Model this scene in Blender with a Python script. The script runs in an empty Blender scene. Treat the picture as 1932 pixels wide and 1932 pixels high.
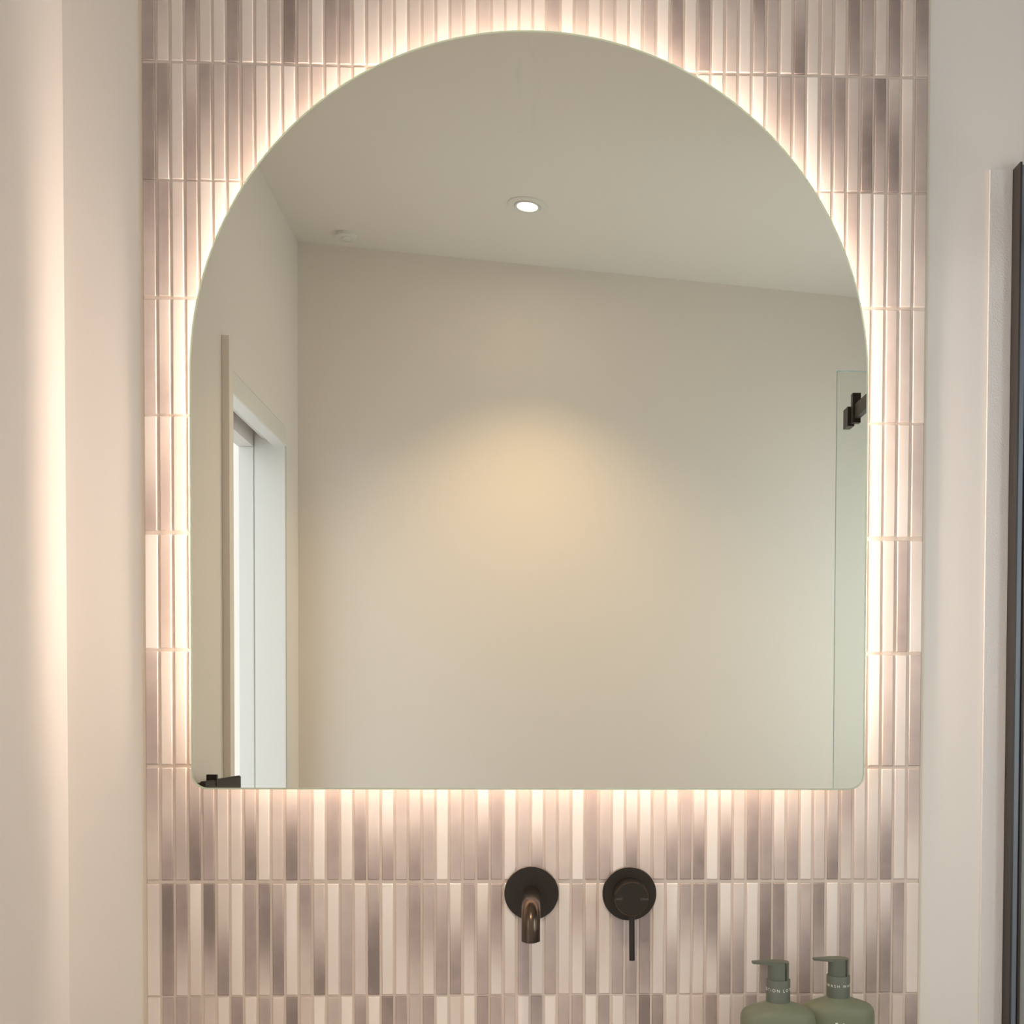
import bpy, bmesh, math, random
from mathutils import Vector, Matrix, Euler
random.seed(7)
S = bpy.context.scene
C = S.collection

# ------------------------------------------------------------------ camera
cd = bpy.data.cameras.new('camera')
cam = bpy.data.objects.new('camera', cd); C.objects.link(cam)
yaw, pit, rol = -0.031967, -0.025347, -0.003687
Rz = Matrix.Rotation(yaw, 3, 'Z'); Rx = Matrix.Rotation(pit, 3, 'X'); Ry = Matrix.Rotation(rol, 3, 'Y')
M = Rz @ Rx @ Ry                                   # columns: right, forward, up
r, f, u = M.col[0], M.col[1], M.col[2]
B = Matrix((r, u, -f)).transposed()
cam.matrix_world = Matrix.Translation((0.5136, -1.5, 1.33)) @ B.to_4x4()
cd.sensor_width = 36; cd.sensor_fit = 'HORIZONTAL'
cd.lens = 2136.3 / 1932 * 36
cd.shift_x = (966 - 1083.2) / 1932
cd.shift_y = (1374.5 - 966) / 1932
cd.clip_start = 0.02
S.camera = cam

# ------------------------------------------------------------------ light levels
DAY = 2.85           # overcast sky seen through the doorway
LED = 22.5            # strip behind the mirror
LENSE = 120.0
SPOT = 31.5          # recessed downlight
w = bpy.data.worlds.new('overcast_sky'); S.world = w; w.use_nodes = True
bg = w.node_tree.nodes['Background']
bg.inputs[0].default_value = (0.77, 0.86, 1.0, 1); bg.inputs[1].default_value = DAY
S.view_settings.view_transform = 'Standard'; S.view_settings.look = 'None'
S.view_settings.gamma = 1; S.view_settings.use_curve_mapping = False
S.view_settings.exposure = 0.0
S.cycles.use_denoising = True
S.cycles.sample_clamp_indirect = 4
S.cycles.max_bounces = 12; S.cycles.diffuse_bounces = 6; S.cycles.glossy_bounces = 6
S.cycles.transmission_bounces = 8; S.cycles.transparent_max_bounces = 12
S.cycles.blur_glossy = 0.5

# ------------------------------------------------------------------ materials
def mat(name, col, rough=.6, metal=0., spec=.5, bump=0., bscale=300., trans=0., emis=None, estr=0., coat=0.):
    m = bpy.data.materials.new(name); m.use_nodes = True
    nt = m.node_tree; b = nt.nodes['Principled BSDF']
    b.inputs['Base Color'].default_value = (*col, 1); b.inputs['Roughness'].default_value = rough
    b.inputs['Metallic'].default_value = metal; b.inputs['Specular IOR Level'].default_value = spec
    b.inputs['Transmission Weight'].default_value = trans; b.inputs['Coat Weight'].default_value = coat
    if emis:
        b.inputs['Emission Color'].default_value = (*emis, 1); b.inputs['Emission Strength'].default_value = estr
    if bump:
        tc = nt.nodes.new('ShaderNodeTexCoord'); n = nt.nodes.new('ShaderNodeTexNoise')
        n.inputs['Scale'].default_value = bscale; n.inputs['Detail'].default_value = 3
        bp = nt.nodes.new('ShaderNodeBump'); bp.inputs['Strength'].default_value = bump; bp.inputs['Distance'].default_value = .001
        nt.links.new(tc.outputs['Object'], n.inputs['Vector']); nt.links.new(n.outputs['Fac'], bp.inputs['Height'])
        nt.links.new(bp.outputs['Normal'], b.inputs['Normal'])
    return m

PAINT = mat('wall_paint', (.82, .775, .73), .55, spec=.3, bump=.10, bscale=260)
CEIL = mat('ceiling_paint', (.80, .775, .73), .8, spec=.2, bump=.05)
TRIMW = mat('satin_white_enamel', (.76, .76, .74), .35)
WPROOF = mat('rough_plaster_coat', (.76, .73, .71), .7, spec=.3, bump=.55, bscale=420)
GROUT = mat('warm_grey_grout', (.71, .61, .54), .85, spec=.2, bump=.5, bscale=900)
SEAL = mat('silicone_bead', (.74, .66, .55), .4)
FLOORM = mat('floor_tile', (.62, .56, .50), .45)
STONE = mat('shower_wall_stone', (.36, .37, .36), .5, bump=.1, bscale=60)
BRONZE = mat('brushed_gunmetal', (.12, .088, .066), .25, metal=1.0)
BRONZE.node_tree.nodes['Principled BSDF'].inputs['Anisotropic'].default_value = .0
BRONZED = mat('brushed_gunmetal_face', (.055, .047, .040), .34, metal=.85, bump=.05, bscale=700)
BLACK = mat('dark_bronze_powdercoat', (.055, .047, .042), .42, metal=.4)
GREEN = mat('sage_green_plastic', (.185, .205, .135), .45, spec=.45)
GREEND = mat('sage_green_cap', (.130, .148, .114), .48, spec=.45)
INKW = mat('white_ink', (.85, .85, .82), .5)
INKG = mat('engraved_grey', (.20, .19, .18), .5, metal=.5)
LENS = mat('lamp_lens', (1, 1, 1), .5, emis=(1.0, .86, .68), estr=LENSE)
LEDM = mat('led_strip_diffuser', (1, 1, 1), .5, emis=(1.0, .80, .67), estr=LED)
ALU = mat('mirror_housing', (.75, .75, .73), .5)
BASIN = mat('counter_surface', (.80, .74, .68), .4)
DARK = mat('dark_brown_powdercoat', (.022, .015, .012), .5, metal=.2)
SEALB = mat('blue_grey_seal', (.20, .23, .28), .3)
WOOD = mat('cabinet_front', (.42, .30, .20), .5)
SKIRT = mat('paving', (.55, .53, .50), .8)

def glass():
    m = bpy.data.materials.new('clear_glass'); m.use_nodes = True; nt = m.node_tree
    nt.nodes.clear(); o = nt.nodes.new('ShaderNodeOutputMaterial'); mx = nt.nodes.new('ShaderNodeMixShader')
    t = nt.nodes.new('ShaderNodeBsdfTransparent'); g = nt.nodes.new('ShaderNodeBsdfGlossy'); fr = nt.nodes.new('ShaderNodeFresnel')
    t.inputs[0].default_value = (.955, .975, .965, 1); g.inputs[1].default_value = .0; fr.inputs[0].default_value = 1.25
    gm = nt.nodes.new('ShaderNodeNewGeometry'); sb = nt.nodes.new('ShaderNodeMath'); sb.operation = 'MULTIPLY_ADD'; sb.inputs[1].default_value = -1; sb.inputs[2].default_value = 1
    mm = nt.nodes.new('ShaderNodeMath'); mm.operation = 'MULTIPLY'
    nt.links.new(gm.outputs['Backfacing'], sb.inputs[0]); nt.links.new(sb.outputs[0], mm.inputs[0]); nt.links.new(fr.outputs[0], mm.inputs[1]); nt.links.new(mm.outputs[0], mx.inputs[0]); nt.links.new(t.outputs[0], mx.inputs[1]); nt.links.new(g.outputs[0], mx.inputs[2])
    nt.links.new(mx.outputs[0], o.inputs[0]); return m
GLASS = glass()
GEDGE = mat('polished_glass_edge', (.30, .42, .42), .25)

def mirror_mat():
    m = mat('silvered_glass', (.83, .805, .705), .0, metal=1.0)
    nt = m.node_tree; b = nt.nodes['Principled BSDF']; out = nt.nodes['Material Output']
    tc = nt.nodes.new('ShaderNodeTexCoord'); mp = nt.nodes.new('ShaderNodeMapping'); n = nt.nodes.new('ShaderNodeTexNoise')
    mp.inputs['Scale'].default_value = (60, 1, 14); n.inputs['Scale'].default_value = 1.0
    # wiped smear near the crown of the arch
    d = nt.nodes.new('ShaderNodeVectorMath'); d.operation = 'DISTANCE'; d.inputs[1].default_value = (.487, 0, 2.105 * .35)
    ms = nt.nodes.new('ShaderNodeVectorMath'); ms.operation = 'MULTIPLY'; ms.inputs[1].default_value = (1, 0, .35)
    rm = nt.nodes.new('ShaderNodeMapRange'); rm.inputs[1].default_value = 0; rm.inputs[2].default_value = .032; rm.inputs[3].default_value = 1; rm.inputs[4].default_value = 0
    r2 = nt.nodes.new('ShaderNodeMapRange'); r2.inputs[1].default_value = .55; r2.inputs[2].default_value = .8; r2.inputs[3].default_value = 0; r2.inputs[4].default_value = .22
    mu = nt.nodes.new('ShaderNodeMath'); mu.operation = 'MULTIPLY'
    df = nt.nodes.new('ShaderNodeBsdfDiffuse'); df.inputs[0].default_value = (.85, .85, .82, 1)
    mx = nt.nodes.new('ShaderNodeMixShader'); L = nt.links.new
    L(tc.outputs['Object'], mp.inputs[0]); L(mp.outputs[0], n.inputs['Vector'])
    L(tc.outputs['Object'], ms.inputs[0]); L(ms.outputs[0], d.inputs[0]); L(d.outputs['Value'], rm.inputs[0]); L(n.outputs['Fac'], r2.inputs[0])
    L(rm.outputs[0], mu.inputs[0]); L(r2.outputs[0], mu.inputs[1]); L(mu.outputs[0], mx.inputs[0])
    L(b.outputs[0], mx.inputs[1]); L(df.outputs[0], mx.inputs[2]); L(mx.outputs[0], out.inputs[0])
    return m
MIRROR = mirror_mat()

def frosted_mat():
    m = bpy.data.materials.new('frosted_glass_rim'); m.use_nodes = True; nt = m.node_tree; nt.nodes.clear()
    o = nt.nodes.new('ShaderNodeOutputMaterial'); mx = nt.nodes.new('ShaderNodeMixShader')
    t = nt.nodes.new('ShaderNodeBsdfTranslucent'); d = nt.nodes.new('ShaderNodeBsdfDiffuse')
    t.inputs[0].default_value = (.86, .95, .84, 1); d.inputs[0].default_value = (.80, .88, .78, 1); mx.inputs[0].default_value = .45
    nt.links.new(t.outputs[0], mx.inputs[1]); nt.links.new(d.outputs[0], mx.inputs[2]); nt.links.new(mx.outputs[0], o.inputs[0]); return m
FROST = frosted_mat()

def tile_mat():
    m = mat('glazed_finger_tile', (.8, .76, .7), .30, spec=.5)
    nt = m.node_tree; b = nt.nodes['Principled BSDF']; L = nt.links.new
    at = nt.nodes.new('ShaderNodeAttribute'); at.attribute_name = 'tone'
    tc = nt.nodes.new('ShaderNodeTexCoord')
    n1 = nt.nodes.new('ShaderNodeTexNoise'); n1.inputs['Scale'].default_value = 38; n1.inputs['Detail'].default_value = 2
    n2 = nt.nodes.new('ShaderNodeTexNoise'); n2.inputs['Scale'].default_value = 1500; n2.inputs['Detail'].default_value = 1
    a1 = nt.nodes.new('ShaderNodeMath'); a1.operation = 'MULTIPLY_ADD'; a1.inputs[1].default_value = .34; a1.inputs[2].default_value = -.17
    a2 = nt.nodes.new('ShaderNodeMath'); a2.operation = 'MULTIPLY_ADD'; a2.inputs[1].default_value = .10; a2.inputs[2].default_value = -.05
    # the glaze pools more strongly where it is dark
    tone = at.outputs['Fac']
    k = nt.nodes.new('ShaderNodeMath'); k.operation = 'MULTIPLY_ADD'; k.inputs[1].default_value = .9; k.inputs[2].default_value = .12
    L(tone, k.inputs[0])
    s = nt.nodes.new('ShaderNodeMath'); s.operation = 'ADD'; p = nt.nodes.new('ShaderNodeMath'); p.operation = 'MULTIPLY_ADD'
    L(tc.outputs['Object'], n1.inputs['Vector']); L(tc.outputs['Object'], n2.inputs['Vector'])
    L(n1.outputs['Fac'], a1.inputs[0]); L(n2.outputs['Fac'], a2.inputs[0]); L(a1.outputs[0], s.inputs[0]); L(a2.outputs[0], s.inputs[1])
    L(s.outputs[0], p.inputs[0]); L(k.outputs[0], p.inputs[1]); L(tone, p.inputs[2])
    cr = nt.nodes.new('ShaderNodeValToRGB'); e = cr.color_ramp.elements
    e[0].position = 0; e[0].color = (.87, .80, .75, 1); e[1].position = 1; e[1].color = (.25, .20, .185, 1)
    x = cr.color_ramp.elements.new(.30); x.color = (.69, .60, .55, 1)
    x = cr.color_ramp.elements.new(.65); x.color = (.44, .365, .34, 1)
    L(p.outputs[0], cr.inputs[0]); L(cr.outputs[0], b.inputs['Base Color'])
    return m
TILE = tile_mat()

# ------------------------------------------------------------------ mesh helpers
def obj(name, bm, m, parent=None, smooth=False):
    bmesh.ops.recalc_face_normals(bm, faces=bm.faces)
    me = bpy.data.meshes.new(name); bm.to_mesh(me); bm.free()
    if smooth:
        for p in me.polygons: p.use_smooth = True
        me.set_sharp_from_angle(angle=math.radians(38))
    for mm in (m if isinstance(m, (list, tuple)) else [m]): me.materials.append(mm)
    o = bpy.data.objects.new(name, me); C.objects.link(o)
    if parent:
        o.parent = parent; o.matrix_parent_inverse = Matrix.Translation(-parent.location) if parent.rotation_euler[:] == (0, 0, 0) else parent.matrix_basis.inverted()
    return o
def tag(o, label, cat, group=None):
    o['label'] = label; o['category'] = cat
    if group: o['group'] = group
    return o
def thing(name, label, cat, loc, group=None):
    o = bpy.data.objects.new(name, None); o.empty_display_size = .05; C.objects.link(o); o.location = loc
    return tag(o, label, cat, group)
def struct(name, bm, m):
    o = obj(name, bm, m); o['kind'] = 'structure'; return o
def box(bm, x0, x1, y0, y1, z0, z1, bev=0., seg=2, mi=0):
    r = bmesh.ops.create_cube(bm, size=1, matrix=Matrix.Translation(((x0+x1)/2, (y0+y1)/2, (z0+z1)/2)) @ Matrix.Diagonal((x1-x0, y1-y0, z1-z0, 1)))
    fs = {f for v in r['verts'] for f in v.link_faces}
    for f_ in fs: f_.material_index = mi
    if bev:
        es = list({e for v in r['verts'] for e in v.link_edges})
        bmesh.ops.bevel(bm, geom=es, offset=bev, segments=seg, affect='EDGES', profile=.5)
    return bm
def BX(*a, **k): return box(bmesh.new(), *a, **k)
def lathe(bm, prof, axis='Z', at=(0, 0, 0), n=64):
    """prof: list of (radius, height) revolved about the axis; ends closed when radius > 0"""
    rings = []
    def P(rr, h, t):
        a, b = rr*math.cos(t), rr*math.sin(t)
        v = {'Z': (a, b, h), 'Y': (a, h, b), 'X': (h, a, b)}[axis]
        return (v[0]+at[0], v[1]+at[1], v[2]+at[2])
    for rr, h in prof:
        rings.append([bm.verts.new(P(rr, h, 2*math.pi*i/n)) for i in range(n)])
    for A, Bq in zip(rings, rings[1:]):
        for i in range(n): bm.faces.new((A[i], A[(i+1) % n], Bq[(i+1) % n], Bq[i]))
    bm.faces.new(rings[0][::-1]); bm.faces.new(rings[-1])
    return bm
def ringlathe(bm, prof, at, n=64, tilt=None):
    """closed profile loop revolved round Z (a ring)"""
    rings = []
    for rr, h in prof:
        ring = []
        for i in range(n):
            t = 2*math.pi*i/n; v = Vector((rr*math.cos(t), rr*math.sin(t), h))
            if tilt: v = tilt @ v
            ring.append(bm.verts.new(v + Vector(at)))
        rings.append(ring)
    for A, Bq in zip(rings, rings[1:] + rings[:1]):
        for i in range(n): bm.faces.new((A[i], A[(i+1) % n], Bq[(i+1) % n], Bq[i]))
    return bm
def tube(bm, pts, rad, n=32, cap=True):
    pts = [Vector(p) for p in pts]; rings = []
    rad = rad if isinstance(rad, (list, tuple)) else [rad]*len(pts)
    up = Vector((1, 0, 0))
    for i, p in enumerate(pts):
        t = (pts[min(i+1, len(pts)-1)] - pts[max(i-1, 0)]).normalized()
        s = t.cross(up).normalized(); q = s.cross(t).normalized()
        rings.append([bm.verts.new(p + rad[i]*(math.cos(a)*q + math.sin(a)*s)) for a in [2*math.pi*k/n for k in range(n)]])
    for A, Bq in zip(rings, rings[1:]):
        for i in range(n): bm.faces.new((A[i], A[(i+1) % n], Bq[(i+1) % n], Bq[i]))
    if cap: bm.faces.new(rings[0][::-1]); bm.faces.new(rings[-1])
    return bm
def prism(bm, outline, z0, z1):
    a = [bm.verts.new((x, y, z0)) for x, y in outline]; b = [bm.verts.new((x, y, z1)) for x, y in outline]
    n = len(a)
    for i in range(n): bm.faces.new((a[i], a[(i+1) % n], b[(i+1) % n], b[i]))
    bm.faces.new(a[::-1]); bm.faces.new(b)
    return bm
def text_mesh(txt, size, spacing=1.0, offset=0., ext=.0001, align='LEFT'):
    cu = bpy.data.curves.new('t', 'FONT'); cu.body = txt; cu.size = size; cu.space_character = spacing
    cu.offset = offset; cu.extrude = ext; cu.align_x = align; cu.resolution_u = 3
    o = bpy.data.objects.new('t', cu); C.objects.link(o); dg = bpy.context.evaluated_depsgraph_get()
    me = bpy.data.meshes.new_from_object(o.evaluated_get(dg)); bm = bmesh.new(); bm.from_mesh(me)
    bpy.data.objects.remove(o); bpy.data.curves.remove(cu); bpy.data.meshes.remove(me)
    return bm

# ------------------------------------------------------------------ room shell
XL, XD, XR, YB = -.1034, -.139, 1.75, -1.68
def ceil_z(x): return 2.563 - .0828*(x + .139)
struct('floor', BX(-.40, XR+.1, YB-.1, .1, -.1, 0), FLOORM)
bm = bmesh.new()                                      # raked ceiling slab
v = [bm.verts.new((x, y, ceil_z(x) + dz)) for dz in (0, .12) for x, y in ((-.40, YB-.1), (XR+.1, YB-.1), (XR+.1, .1), (-.40, .1))]
for q in ((0, 1, 2, 3), (7, 6, 5, 4), (0, 4, 5, 1), (1, 5, 6, 2), (2, 6, 7, 3), (3, 7, 4, 0)): bm.faces.new([v[i] for i in q])
struct('ceiling', bm, CEIL)
# wall carrying the tile: plaster either side of the tiled panel, grout bed between
struct('wall_front', BX(-.40, XR+.1, .006, .1, 0, 2.75), PAINT)
struct('wall_back', BX(-.40, XR+.1, YB-.1, YB, 0, 2.75), PAINT)
struct('wall_right', BX(XR, XR+.1, YB, .006, 0, 2.75), STONE)
# left wall: near pier, lintel over the doorway, far pier
YN, YI, ZH = -.845, -1.5276, 1.980
bm = BX(-.30, XL, YN, .006, 0, 2.75)
box(bm, -.30, XD, YI, YN, 2.03, 2.75); box(bm, -.2588, XD, YB, YI, 0, 2.75)
struct('wall_left', bm, PAINT)
# fascia over the doorway hiding the slot of the sliding track
bm = BX(-.170, XD-.0002, YI, YN, ZH, 2.03, bev=.001)
struct('trim_1', bm, TRIMW)
bm = BX(-.170, XD+.0005, YI-.012, YI, 0, ZH+.012, bev=.001)                      # reveal liner, room side
o = struct('trim_2', BX(-.2165, -.1385, YI, YI+.006, 0, ZH+.03, bev=.0008), TRIMW)
bm.free()
struct('trim_3', BX(-.2585, -.2195, YI, YI+.0045, 0, 1.978, bev=.0015), TRIMW)
bm = BX(-.2590, -.2200, YI+.0045, YN, 1.978, 2.03); box(bm, -.196, -.188, YI+.007, YN, 1.998, 2.02)
struct('trim_4', bm, WPROOF)
bm = BX(XD, XD+.0025, YI-.053, YI, 0, 1.9957, bev=.0008)                         # architrave, far leg and head
box(bm, XD, XD+.0025, YI, -.86, 1.980, 1.9957, bev=.0008)
struct('trim_5', bm, TRIMW)
struct('trim_6', BX(XL, XL+.0143, -.8405, -.8107, 0, 2.0365, bev=.0004), PAINT)
struct('trim_7', BX(1.1115, 1.1420, .0025, .006, 0, 2.0365, bev=.0004), WPROOF)
# shower side of the front wall
struct('trim_8', BX(1.1600, XR, .0, .006, 0, 2.75), STONE)

# ------------------------------------------------------------------ tiled panel
P, PX = .152, .018
dz = {0: -1.6, 1: -1.1, 2: 1.5, 3: 1.6, 4: 2.5, 5: .3, 6: 0, 7: -.5, 8: -2}
def rowz(i): return 2.1532 - P*i + dz.get(i, 0)/1422
TONES = {
 0: "56 32 22 54 22 22 86 22 22 33 87 64 11 85 54 11 42 21 10 43 22 10 32 11 32 22 21 21 11 43 00 64 11 32 11 10 43 00 65 11 86 21 53 21 83 54 22 38 22 33 42 65 75 22 75 22 64",
 1: "77 62 22 35 62 43 53 54 21 11 11 42 31 10 21 11 11 21 11 11 11 11 11 11 11 11 11 11 11 11 11 11 11 11 11 11 11 11 11 11 10 00 31 11 00 32 52 52 00 51 63 33 57 84 37 13 55",
 2: "64 54 21 43 11 00 00 11 11 11 11 11 11 11 11 11 11 11 11 11 11 11 11 11 11 11 11 11 11 11 11 11 11 11 11 11 11 11 11 11 11 11 11 11 11 11 11 11 11 21 10 52 21 11 54 11 42",
 3: "44 24 11 10", 4: "15 24 22 10", 5: "00 33 11 22", 6: "45 11 22 02",
 7: "53 36 24 38 25 22 12 28 01 33 18 34 00 45 01 27 26 06 44 16 04 00 24 45 06 45 01 34 06 33 23 00 55 35 01 17 03 23 06 56 07 00 07 32 57 35 04 26 01 23 27 42 13 13 17 11 41",
 8: "21 86 62 02 83 27 01 55 72 47 01 63 38 01 45 12 48 01 31 53 41 35 06 51 05 51 02 55 11 45 12 41 16 11 55 56 55 12 05 51 61 71 06 26 01 67 77 12 47 74 01 45 13 26 16 65 11",
 9: "11 52 52 44 33 11 65 11 52 22 76 33 00 44 00 55 00 88 66 44 65 00 22 00 66 55 44 00 66 00 44 55 00 66 11 55 87 66 11 11 22 66 11 33 66 44 22 11 55 11 33 66 11 44 55 22 55",
}
RIGHT = {3: "22 00 33 43 22", 4: "11 11 32 21 43", 5: "11 11 22 56 21", 6: "11 00 34 11 45"}
rt = random.Random(3)
bm = bmesh.new(); lay = bm.verts.layers.float.new('tone')
NS = 8
for row in range(-1, 10):
    zt, zb = rowz(row) + P, rowz(row)                 # row 0 lies above the joint at rowz(0)
    codes = TONES.get(row, '').split()
    if row in RIGHT: codes = codes + ['%d%d' % (rt.randint(0, 4), rt.randint(0, 4)) for _ in range(57 - len(codes) - 5)] + RIGHT[row].split()
    if not codes: codes = ['%d%d' % (rt.randint(0, 7), rt.randint(0, 7)) for _ in range(57)]
    for c in range(57):
        a, b = int(codes[c][0]) / 9, int(codes[c][1]) / 9
        jx, jz, jy = rt.uniform(-.00022, .00022), rt.uniform(-.0003, .0003), rt.uniform(-.0002, .0002)
        x0 = c*PX + .00165 + jx; x1 = (c+1)*PX - .00165 + jx
        if c == 0: x0 = 0
        if c == 56: x1 = 57*PX
        z0, z1 = zb + .0018 + jz, zt - .0018 + jz
        sk = rt.uniform(-.00018, .00018)              # hand-cut tiles sit slightly off plumb
        tl = rt.uniform(-.00035, .00035)              # and slightly out of plane
        off = rt.uniform(-.35, .35); bow = rt.choice((-.10, 0, 0, .10, .16)) * (a + b)
        rows = []
        bev = .0011
        lv = [z0, z0 + bev] + [z0 + bev + (z1-z0-2*bev)*k/NS for k in range(1, NS)] + [z1 - bev, z1]
        for li, z in enumerate(lv):
            t = min(max((z - z0)/(z1 - z0), 0), 1)
            s_ = min(max((t - .5 + off*.5)*1.5 + .5, 0), 1); s_ = s_*s_*(3 - 2*s_)
            tone = b + (a - b)*s_ + bow*math.sin(math.pi*t)
            sh = sk*(t - .5)*2
            edge = li in (0, len(lv)-1)
            yy = .0013 if edge else 0
            ring = []
            for xx, y_ in ((x0, .006), (x0, .0015), (x0 + .0004, .0006), (x0 + bev, yy), ((x0+x1)/2, yy - (.00025 if not edge else 0)), (x1 - bev, yy), (x1 - .0004, .0006), (x1, .0015), (x1, .006)):
                if edge and y_ < .0013: y_ = .0015
                q = bm.verts.new((xx + sh, y_ + jy + tl*(t-.5) if y_ < .005 else y_, z)); q[lay] = tone*(1.0 if xx < (x0+x1)/2 else 1.08) ; ring.append(q)
            rows.append(ring)
        for A, Bq in zip(rows, rows[1:]):
            for i in range(8): bm.faces.new((A[i], A[i+1], Bq[i+1], Bq[i]))
        bk = [bm.verts.new((x, .006, z)) for z in (z0, z1) for x in (x0, x1)]
        for q in bk: q[lay] = .3
        bm.faces.new((rows[0][0], rows[0][8], *rows[0][7:0:-1])); bm.faces.new(rows[-1])
panel = obj('tile_panel', bm, TILE, smooth=True)
tag(panel, 'panel of stacked vertical finger tiles in cream and mauve grey behind the arched mirror', 'wall tiles')
g = obj('grout', BX(.0006, 57*PX-.0006, .0019, .0059, rowz(9), rowz(-1)+P), GROUT, panel)
for x0, x1 in ((-.0052, -.0002), (57*PX+.0002, 57*PX+.004)):
    obj('sealant_bead', BX(x0, x1, .0035, .0060, rowz(9), rowz(-1)+P, bev=.001), SEAL, panel)

# ------------------------------------------------------------------ backlit arched mirror
MX0, MX1, MT, MB = .0695, .9402, 2.1822, 1.2134
def arch(inset=0., n=96, rc=.021, low=0.):
    cx, R = (MX0+MX1)/2, (MX1-MX0)/2; cz = MT - R; R2 = R - inset
    pts = [(cx + R2*math.cos(math.pi*i/n), cz + R2*math.sin(math.pi*i/n)) for i in range(n+1)]
    rr = max(rc - inset, .004); xl, xr, zb = cx-R2, cx+R2, MB+inset+low
    for i in range(13):
        a = math.pi + math.pi/2*i/12; pts.append((xl+rr+rr*math.cos(a), zb+rr+rr*math.sin(a)))
    for i in range(13):
        a = 1.5*math.pi + math.pi/2*i/12; pts.append((xr-rr+rr*math.cos(a), zb+rr+rr*math.sin(a)))
    return pts
def arch_slab(bm, inset, y0, y1, **k):
    o = arch(inset, **k); a = [bm.verts.new((x, y0, z)) for x, z in o]; b = [bm.verts.new((x, y1, z)) for x, z in o]; n = len(a)
    for i in range(n): bm.faces.new((a[i], a[(i+1) % n], b[(i+1) % n], b[i]))
    bm.faces.new(a); bm.faces.new(b[::-1]); return bm
def arch_band(bm, i0, i1, y0, y1, **k):
    L = [[bm.verts.new((x, y, z)) for x, z in arch(i, **k)] for i, y in ((i0, y0), (i0, y1), (i1, y1), (i1, y0))]; n = len(L[0])
    for A, Bq in zip(L, L[1:] + L[:1]):
        for i in range(n): bm.faces.new((A[i], A[(i+1) % n], Bq[(i+1) % n], Bq[i]))
    return bm
mir = thing('arched_mirror', 'large arched frameless mirror with glowing light behind it on the tiled wall', 'mirror', (.505, 0, MB))
gl = obj('mirror_glass', arch_slab(bmesh.new(), .0022, -.0350, -.0322), MIRROR, mir)
obj('frosted_rim', arch_band(bmesh.new(), 0, .0022, -.0352, -.0322), FROST, mir, smooth=True)
obj('housing', arch_slab(bmesh.new(), .038, -.0321, -.0006, rc=.11, low=.028), ALU, mir)
obj('light_strip', arch_band(bmesh.new(), .0340, .0378, -.0319, -.0155, rc=.11, low=.028), LEDM, mir)

# ------------------------------------------------------------------ wall spout
SX, SZ = .5056, 1.0735
sp = thing('wall_spout', 'curved dark bronze water spout on a round wall plate under the mirror', 'spout', (SX, 0, SZ))
obj('wall_plate', lathe(bmesh.new(), [(.0345, -.0003), (.0358, -.0009), (.0359, -.0036), (.0352, -.0044)], 'Y', (SX, 0, SZ), 96), BRONZED, sp, smooth=True)
obj('collar', lathe(bmesh.new(), [(.0112, -.0045), (.0112, -.030), (.0108, -.0304)], 'Y', (SX, 0, SZ-.0008), 48), BRONZE, sp, smooth=True)
pts = [(SX, -.0300, SZ-.0008), (SX, -.060, SZ-.0008), (SX, -.093, SZ-.0008)]
rb = .026
for i in range(1, 13):
    a = math.pi/2*i/12; pts.append((SX, -.093 - rb*math.sin(a), SZ-.0008 - rb + rb*math.cos(a)))
pts.append((SX, -.093-rb, SZ-.0390))
obj('spout_tube', tube(bmesh.new(), pts, .01155, 48), BRONZE, sp, smooth=True)
obj('aerator', lathe(bmesh.new(), [(.0082, SZ-.0405), (.0090, SZ-.0391)], 'Z', (SX, -.093-rb, 0), 32), BLACK, sp)

# ------------------------------------------------------------------ mixer
KX, KZ = .6358, 1.0727
mxr = thing('wall_mixer', 'dark bronze round wall mixer tap with a thin pin lever, right of the spout', 'tap', (KX, 0, KZ))
obj('wall_plate', lathe(bmesh.new(), [(.0345, -.0003), (.0358, -.0009), (.0359, -.0036), (.0352, -.0044)], 'Y', (KX, 0, KZ), 96), BRONZED, mxr, smooth=True)
kn = obj('knob', lathe(bmesh.new(), [(.0224, -.0045), (.0224, -.0445), (.0216, -.0452)], 'Y', (KX, 0, KZ-.0002), 96), BRONZE, mxr, smooth=True)
kf = obj('knob_face', lathe(bmesh.new(), [(.0214, -.0450), (.0212, -.0456)], 'Y', (KX, 0, KZ-.0002), 96), BRONZED, mxr)
for txt, x in (('HOT', KX-.0163), ('COLD', KX+.0162)):
    b = text_mesh(txt, .0036, 1.05, align='CENTER')
    bmesh.ops.transform(b, matrix=Matrix.Translation((x, -.0457, KZ-.0012)) @ Matrix.Rotation(math.pi/2, 4, 'X'), verts=b.verts)
    obj('lettering', b, INKG, kf)
obj('pin_lever', tube(bmesh.new(), [(KX+.0006, -.036, KZ-.020), (KX+.0008, -.0375, KZ-.05), (KX+.0010, -.039, KZ-.0812)], .0037, 24), BRONZED, mxr, smooth=True)

# ------------------------------------------------------------------ counter and cabinet below the frame
van = thing('vanity', 'wall hung vanity cabinet with a pale counter under the tiled panel', 'vanity', (.5, -.24, .35))
obj('counter', BX(.0, 1.026, -.46, -.0006, .775, .80, bev=.002), BASIN, van)
obj('cabinet_body', BX(.01, 1.016, -.44, -.001, .35, .7745, bev=.002), WOOD, van)
dr = obj('drawer', BX(.012, 1.014, -.46, -.4405, .36, .765, bev=.002), WOOD, van)

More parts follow.
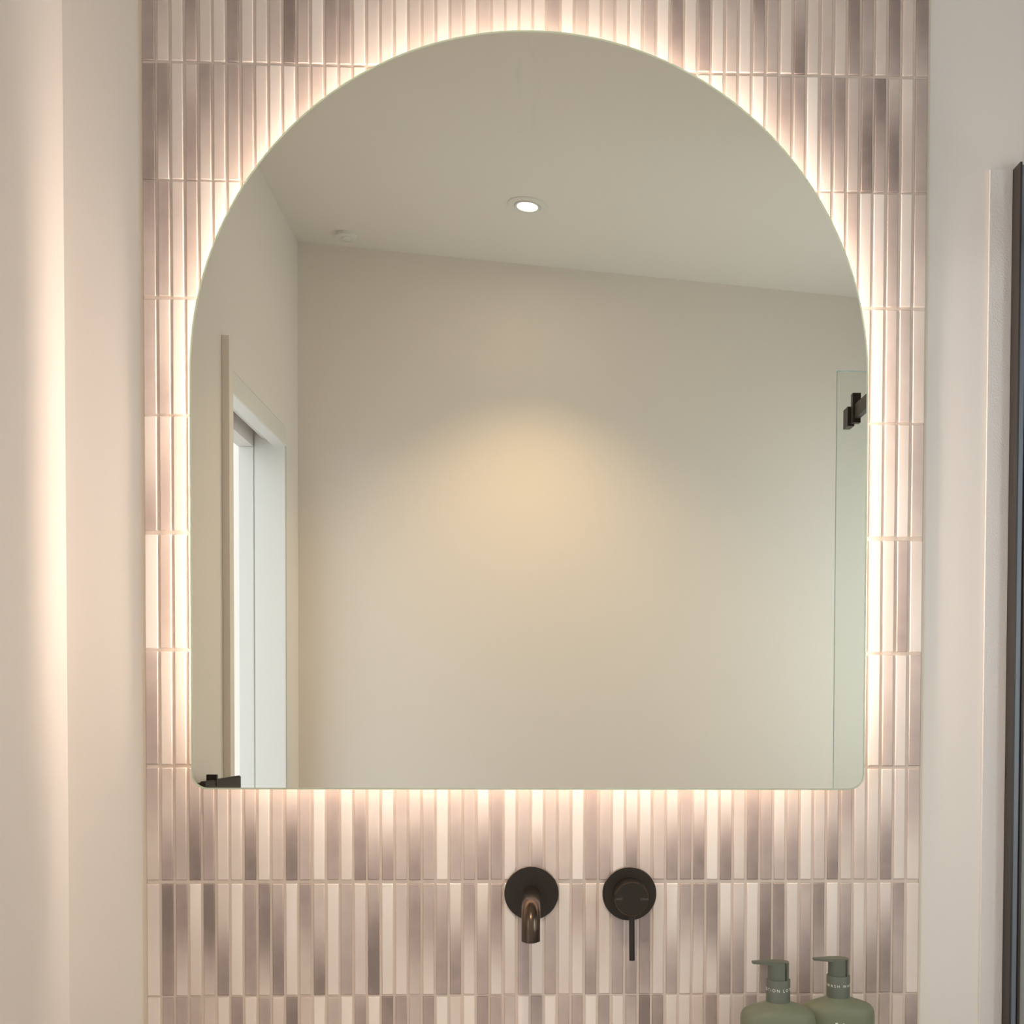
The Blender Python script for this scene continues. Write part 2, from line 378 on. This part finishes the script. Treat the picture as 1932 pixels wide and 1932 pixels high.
# ------------------------------------------------------------------ pump bottles
def superellipse(a, b, e, n=72):
    out = []
    for i in range(n):
        t = 2*math.pi*i/n; c, s = math.cos(t), math.sin(t)
        out.append((a*math.copysign(abs(c)**(2/e), c), b*math.copysign(abs(s)**(2/e), s)))
    return out
def bend(bm, R, z, c0=0.):
    for q in bm.verts:
        a = (q.co.x + c0)/R; rr = R + q.co.z; h = q.co.y
        q.co = Vector((rr*math.sin(a), -rr*math.cos(a), z + h))
def bottle(word, label, loc, rz, sc, gapx):
    t = thing('pump_bottle', label, 'bottle', loc, 'sage green pump bottles below the mirror')
    L = []
    bm = bmesh.new(); n = 72
    #       z      half w  half d  exponent
    prof = [(.000, .0440, .0245, 2.7), (.002, .0458, .0262, 2.7), (.060, .0460, .0265, 2.7), (.1285, .0460, .0265, 2.7), (.1335, .0455, .0262, 2.65),
            (.1375, .0440, .0252, 2.5), (.1400, .0418, .0240, 2.4), (.1425, .0370, .0222, 2.3), (.1450, .0300, .0198, 2.2), (.1475, .0222, .0170, 2.05),
            (.1490, .0175, .0152, 2.0), (.1505, .0148, .0146, 2.0), (.153, .0138, .0138, 2.0)]
    rings = [[bm.verts.new((x, y, z)) for x, y in superellipse(a, b, e, n)] for z, a, b, e in prof]
    for A, Bq in zip(rings, rings[1:]):
        for i in range(n): bm.faces.new((A[i], A[(i+1) % n], Bq[(i+1) % n], Bq[i]))
    bm.faces.new(rings[0][::-1]); bm.faces.new(rings[-1])
    L.append(obj('bottle_body', bm, GREEN, smooth=True))
    bm = lathe(bmesh.new(), [(.0140, .1500), (.0148, .1506), (.0148, .1775), (.0143, .1783), (.0126, .1783), (.0126, .1770)], n=64)
    L.append(obj('neck_collar', bm, GREEND, smooth=True))
    # pump head: round block with an upright slot on its right flank, flat beak pointing left
    ol = []; R = .0130
    for i in range(120):
        a = 2*math.pi*i/120
        d_ = math.degrees(a) % 360
        if 300 < d_ < 312: continue
        if d_ >= 312 and not any(p[2] for p in ol):
            for ang, rr in ((300, .0085), (313, .0085)): ol.append((rr*math.cos(math.radians(ang)), rr*math.sin(math.radians(ang)), 1))
        ol.append((R*math.cos(a), R*math.sin(a), 0))
    bm = prism(bmesh.new(), [(x, y) for x, y, _ in ol], .1772, .1995)
    bmesh.ops.bevel(bm, geom=[e for e in bm.edges if all(abs(q.co.z-.1995) < 1e-6 for q in e.verts)], offset=.0007, segments=2, affect='EDGES')
    hd = obj('pump_head', bm, GREEND, smooth=True); L.append(hd)
    bm = bmesh.new()
    v = [bm.verts.new(p) for p in ((-.0325, -.0042, .1974), (-.0325, .0042, .1974), (-.010, .0100, .1968), (-.010, -.0100, .1968),
                                   (-.0325, -.0042, .2000), (-.0325, .0042, .2000), (-.010, .0100, .2003), (-.010, -.0100, .2003),
                                   (.006, .0085, .2003), (.006, -.0085, .2003), (.006, .0085, .1985), (.006, -.0085, .1985))]
    for q in ((0, 1, 2, 3), (4, 7, 6, 5), (0, 4, 5, 1), (1, 5, 6, 2), (0, 3, 7, 4), (7, 9, 8, 6), (2, 6, 8, 10), (3, 11, 9, 7), (8, 9, 11, 10), (2, 10, 11, 3)): bm.faces.new([v[i] for i in q])
    bmesh.ops.recalc_face_normals(bm, faces=bm.faces); bmesh.ops.bevel(bm, geom=bm.edges[:], offset=.0004, segments=2, affect='EDGES')
    L.append(obj('beak', bm, GREEND, smooth=True))
    for o in L: o.parent = t; o.matrix_parent_inverse = Matrix.Identity(4)
    # wording round the collar, repeated
    col, bod = L[1], L[0]
    tb = text_mesh(word, .0052, 1.5, ext=.00008); w_ = max(q.co.x for q in tb.verts)
    for c0 in (-w_ - .0021 + gapx, .0021 + gapx, -2*w_ - .0063 + gapx, w_ + .0063 + gapx):
        b2 = tb.copy(); bend(b2, .01492, .1648, c0); o = obj('lettering', b2, INKW); o.parent = col
    tb.free()
    b2 = text_mesh('al.ive', .0205, 1.0, offset=.0007, ext=.0001); bmesh.ops.subdivide_edges(b2, edges=[e for e in b2.edges if e.calc_length() > .004], cuts=3)
    for q in b2.verts:
        x = q.co.x - .0195
        yb = -.0265*(max(0, 1 - abs(x/.046)**2.7))**(1/2.7)
        q.co = Vector((x, yb - .0001 + (-.0001 if q.co.z > 0 else .00008), q.co.y + .1090))
    o = obj('lettering', b2, INKW); o.parent = bod
    t.rotation_euler = (0, 0, rz); t.scale = (sc, sc, sc)
    return t
bottle('LOTION', 'sage green pump bottle marked LOTION, left and nearer of the two under the mirror', (.8160, -.0960, .80), math.radians(-2), 1.015, .0014)
bottle('WASH', 'sage green pump bottle marked WASH, right of the lotion bottle beside the wall edge', (.9000, -.0660, .80), math.radians(0), 1.0, 0)

# ------------------------------------------------------------------ shower screen
sc_ = thing('shower_screen', 'clear glass shower screen with a dark bronze wall channel at the right edge', 'shower screen', (1.146, -.48, 0))
obj('wall_channel', box(BX(1.1422, 1.1452, -.0200, .0058, 0, 2.0361, bev=.0004), 1.1535, 1.1568, -.0200, .0058, 0, 2.0361, bev=.0004), BLACK, sc_)
obj('seal_strip', BX(1.1454, 1.1533, -.0165, -.0001, .001, 2.0340, bev=.0008), SEALB, sc_)
bm = BX(1.1425, XR-.002, -.9640, -.9560, .01, 2.026)
bm.normal_update()
for f_ in bm.faces: f_.material_index = 1 if abs(f_.normal.y) < .5 else 0
obj('glass_panel', bm, [GLASS, GEDGE], sc_)
rl = thing('stabiliser_rail', 'flat dark bronze rail with block clamps on the shower glass', 'rail', (1.18, -.94, 1.93))
obj('clamp', BX(1.1555, 1.1702, -.9555, -.9220, 1.9020, 1.9420, bev=.0004), BLACK, rl)
obj('clamp', BX(1.1620, 1.1790, -.9215, -.9070, 1.9055, 1.9665, bev=.0004), BLACK, rl)
obj('flat_bar', BX(1.1664, 1.1782, -.9067, -.0010, 1.9140, 1.9432, bev=.0004), BLACK, rl)

# ------------------------------------------------------------------ handle on the left wall
hl = thing('lever_handle', 'dark bronze lever handle on the left wall, seen in the mirror corner', 'handle', (XL, -.66, 1.17))
obj('end_plate', BX(-.0850, -.0660, -.6400, -.6320, 1.172, 1.1925, bev=.0006), DARK, hl)
obj('neck', lathe(bmesh.new(), [(.0088, XL+.0003), (.0088, XL+.030)], 'X', (0, -.592, 1.172), 32), BRONZED, hl, smooth=True)
bm = bmesh.new()
v = [bm.verts.new(p) for p in ((-.083, -.585, 1.140), (-.073, -.585, 1.140), (-.053, -.75, 1.140), (-.0610, -.75, 1.140),
                               (-.083, -.585, 1.1835), (-.073, -.585, 1.1835), (-.053, -.75, 1.1832), (-.0610, -.75, 1.1832))]
for q in ((0, 1, 2, 3), (4, 7, 6, 5), (0, 4, 5, 1), (1, 5, 6, 2), (2, 6, 7, 3), (3, 7, 4, 0)): bm.faces.new([v[i] for i in q])
bmesh.ops.recalc_face_normals(bm, faces=bm.faces); bmesh.ops.bevel(bm, geom=bm.edges[:], offset=.0015, segments=2, affect='EDGES')
obj('lever', bm, DARK, hl, smooth=True)

# two unseen glowing panels framed like windows, added on the right wall as fill
W1, W2 = 0.5, 6.0
FILL1 = mat('fill_pane_warm', (.8, .8, .8), .4, emis=(1.0, .93, .84), estr=W1)
FILL2 = mat('fill_pane_cool', (.8, .8, .8), .4, emis=(.81, .93, 1.0), estr=W2)
for nm, y0, y1, z0, z1, pm in (('fill_panel_1', -.80, -.20, 1.0, 1.7, FILL1), ('fill_panel_2', -1.40, -1.00, 1.0, 2.0, FILL2)):
    fr = bmesh.new()
    for a in ((y0-.03, y0, z0-.03, z1+.03), (y1, y1+.03, z0-.03, z1+.03), (y0, y1, z0-.03, z0), (y0, y1, z1, z1+.03)):
        box(fr, XR-.03, XR-.0005, *a, bev=.002)
    wf = struct(nm, fr, TRIMW)
    obj('glow_pane', BX(XR-.010, XR-.004, y0+.0005, y1-.0005, z0+.0005, z1-.0005), pm, wf)

# ------------------------------------------------------------------ ceiling fittings
def tiltm(): return Matrix.Rotation(math.atan(.0828), 3, 'Y')
DX, DY = .4850, -1.3110; DZ = ceil_z(DX)
dl = thing('downlight', 'lit round recessed downlight in the white ceiling', 'ceiling light', (DX, DY, DZ))
obj('trim_ring', ringlathe(bmesh.new(), [(.0490, 0), (.0480, -.0020), (.0330, -.0030), (.0305, -.0005), (.0305, .0)], (DX, DY, DZ), 72, tiltm()), TRIMW, dl, smooth=True)
obj('gimbal_ring', ringlathe(bmesh.new(), [(.0303, -.0004), (.0298, -.0040), (.0250, -.0040), (.0232, -.0015), (.0232, -.0002)], (DX, DY, DZ), 72, tiltm()), TRIMW, dl, smooth=True)
bm = lathe(bmesh.new(), [(.0231, -.0020), (.0231, -.0005)], n=48)
bmesh.ops.transform(bm, matrix=Matrix.Translation((DX, DY, DZ)) @ tiltm().to_4x4(), verts=bm.verts)
obj('lens', bm, LENS, dl)
li = bpy.data.lights.new('downlight_beam', 'SPOT'); li.energy = SPOT; li.color = (1.0, .71, .42)
li.spot_size = math.radians(112); li.spot_blend = .8; li.shadow_soft_size = .02
lo = bpy.data.objects.new('downlight_beam', li); C.objects.link(lo); lo.parent = dl; lo.location = (0, 0, -.012); lo.rotation_euler = (math.radians(8), 0, 0)
sd = thing('heat_detector', 'small white round detector on the ceiling by the back wall', 'detector', (.008, -1.595, ceil_z(.008)))
def discat(o, prof):
    bm = lathe(bmesh.new(), prof, n=48); bmesh.ops.transform(bm, matrix=Matrix.Translation(o.location) @ tiltm().to_4x4(), verts=bm.verts); return bm
obj('base', discat(sd, [(.0270, -.0003), (.0268, -.0090), (.0240, -.0105)]), TRIMW, sd, smooth=True)
obj('sensor_cap', discat(sd, [(.0130, -.0106), (.0120, -.0150), (.0100, -.0160)]), TRIMW, sd, smooth=True)

# ------------------------------------------------------------------ outside the doorway
def leaf_mat():
    m = mat('leaves', (.2, .3, .1), .6); nt = m.node_tree; b = nt.nodes['Principled BSDF']
    tc = nt.nodes.new('ShaderNodeTexCoord'); n = nt.nodes.new('ShaderNodeTexNoise'); n.inputs['Scale'].default_value = 9; n.inputs['Detail'].default_value = 6
    cr = nt.nodes.new('ShaderNodeValToRGB'); e = cr.color_ramp.elements
    e[0].position = .3; e[0].color = (.06, .11, .04, 1); e[1].position = .7; e[1].color = (.42, .50, .28, 1)
    nt.links.new(tc.outputs['Object'], n.inputs['Vector']); nt.links.new(n.outputs['Fac'], cr.inputs[0]); nt.links.new(cr.outputs[0], b.inputs['Base Color']); return m
struct('ground', BX(-40, -.42, -60, 20, -.25, -.15), SKIRT)
bm = bmesh.new(); rr = random.Random(5)
bmesh.ops.create_grid(bm, x_segments=90, y_segments=14, size=.5, matrix=Matrix.Translation((0, 0, 0)))
bm.free(); bm = BX(-6.6, -5.8, -32, -8, -.15, 1.05)
bmesh.ops.subdivide_edges(bm, edges=bm.edges[:], cuts=20, use_grid_fill=True)
for q in bm.verts: q.co += Vector((rr.uniform(-.12, .12), rr.uniform(-.2, .2), rr.uniform(-.08, .08) if q.co.z > 0 else 0))
tag(obj('hedge', bm, leaf_mat()), 'pale green clipped hedge outdoors, beyond the doorway in the mirror', 'hedge')
fe = thing('metal_fence', 'black metal fence outdoors, a sliver in the doorway reflection', 'fence', (-1.5, -6.5, -.15))
obj('fence_rail', BX(-1.512, -1.488, -9.5, -4.5, 1.962, 1.986), BLACK, fe)
obj('fence_rail', BX(-1.512, -1.488, -9.5, -4.5, .834, .856), BLACK, fe)
for y in (-9.48, -4.52): obj('fence_post', BX(-1.52, -1.48, y-.02, y+.02, -.15, 2.0), BLACK, fe)
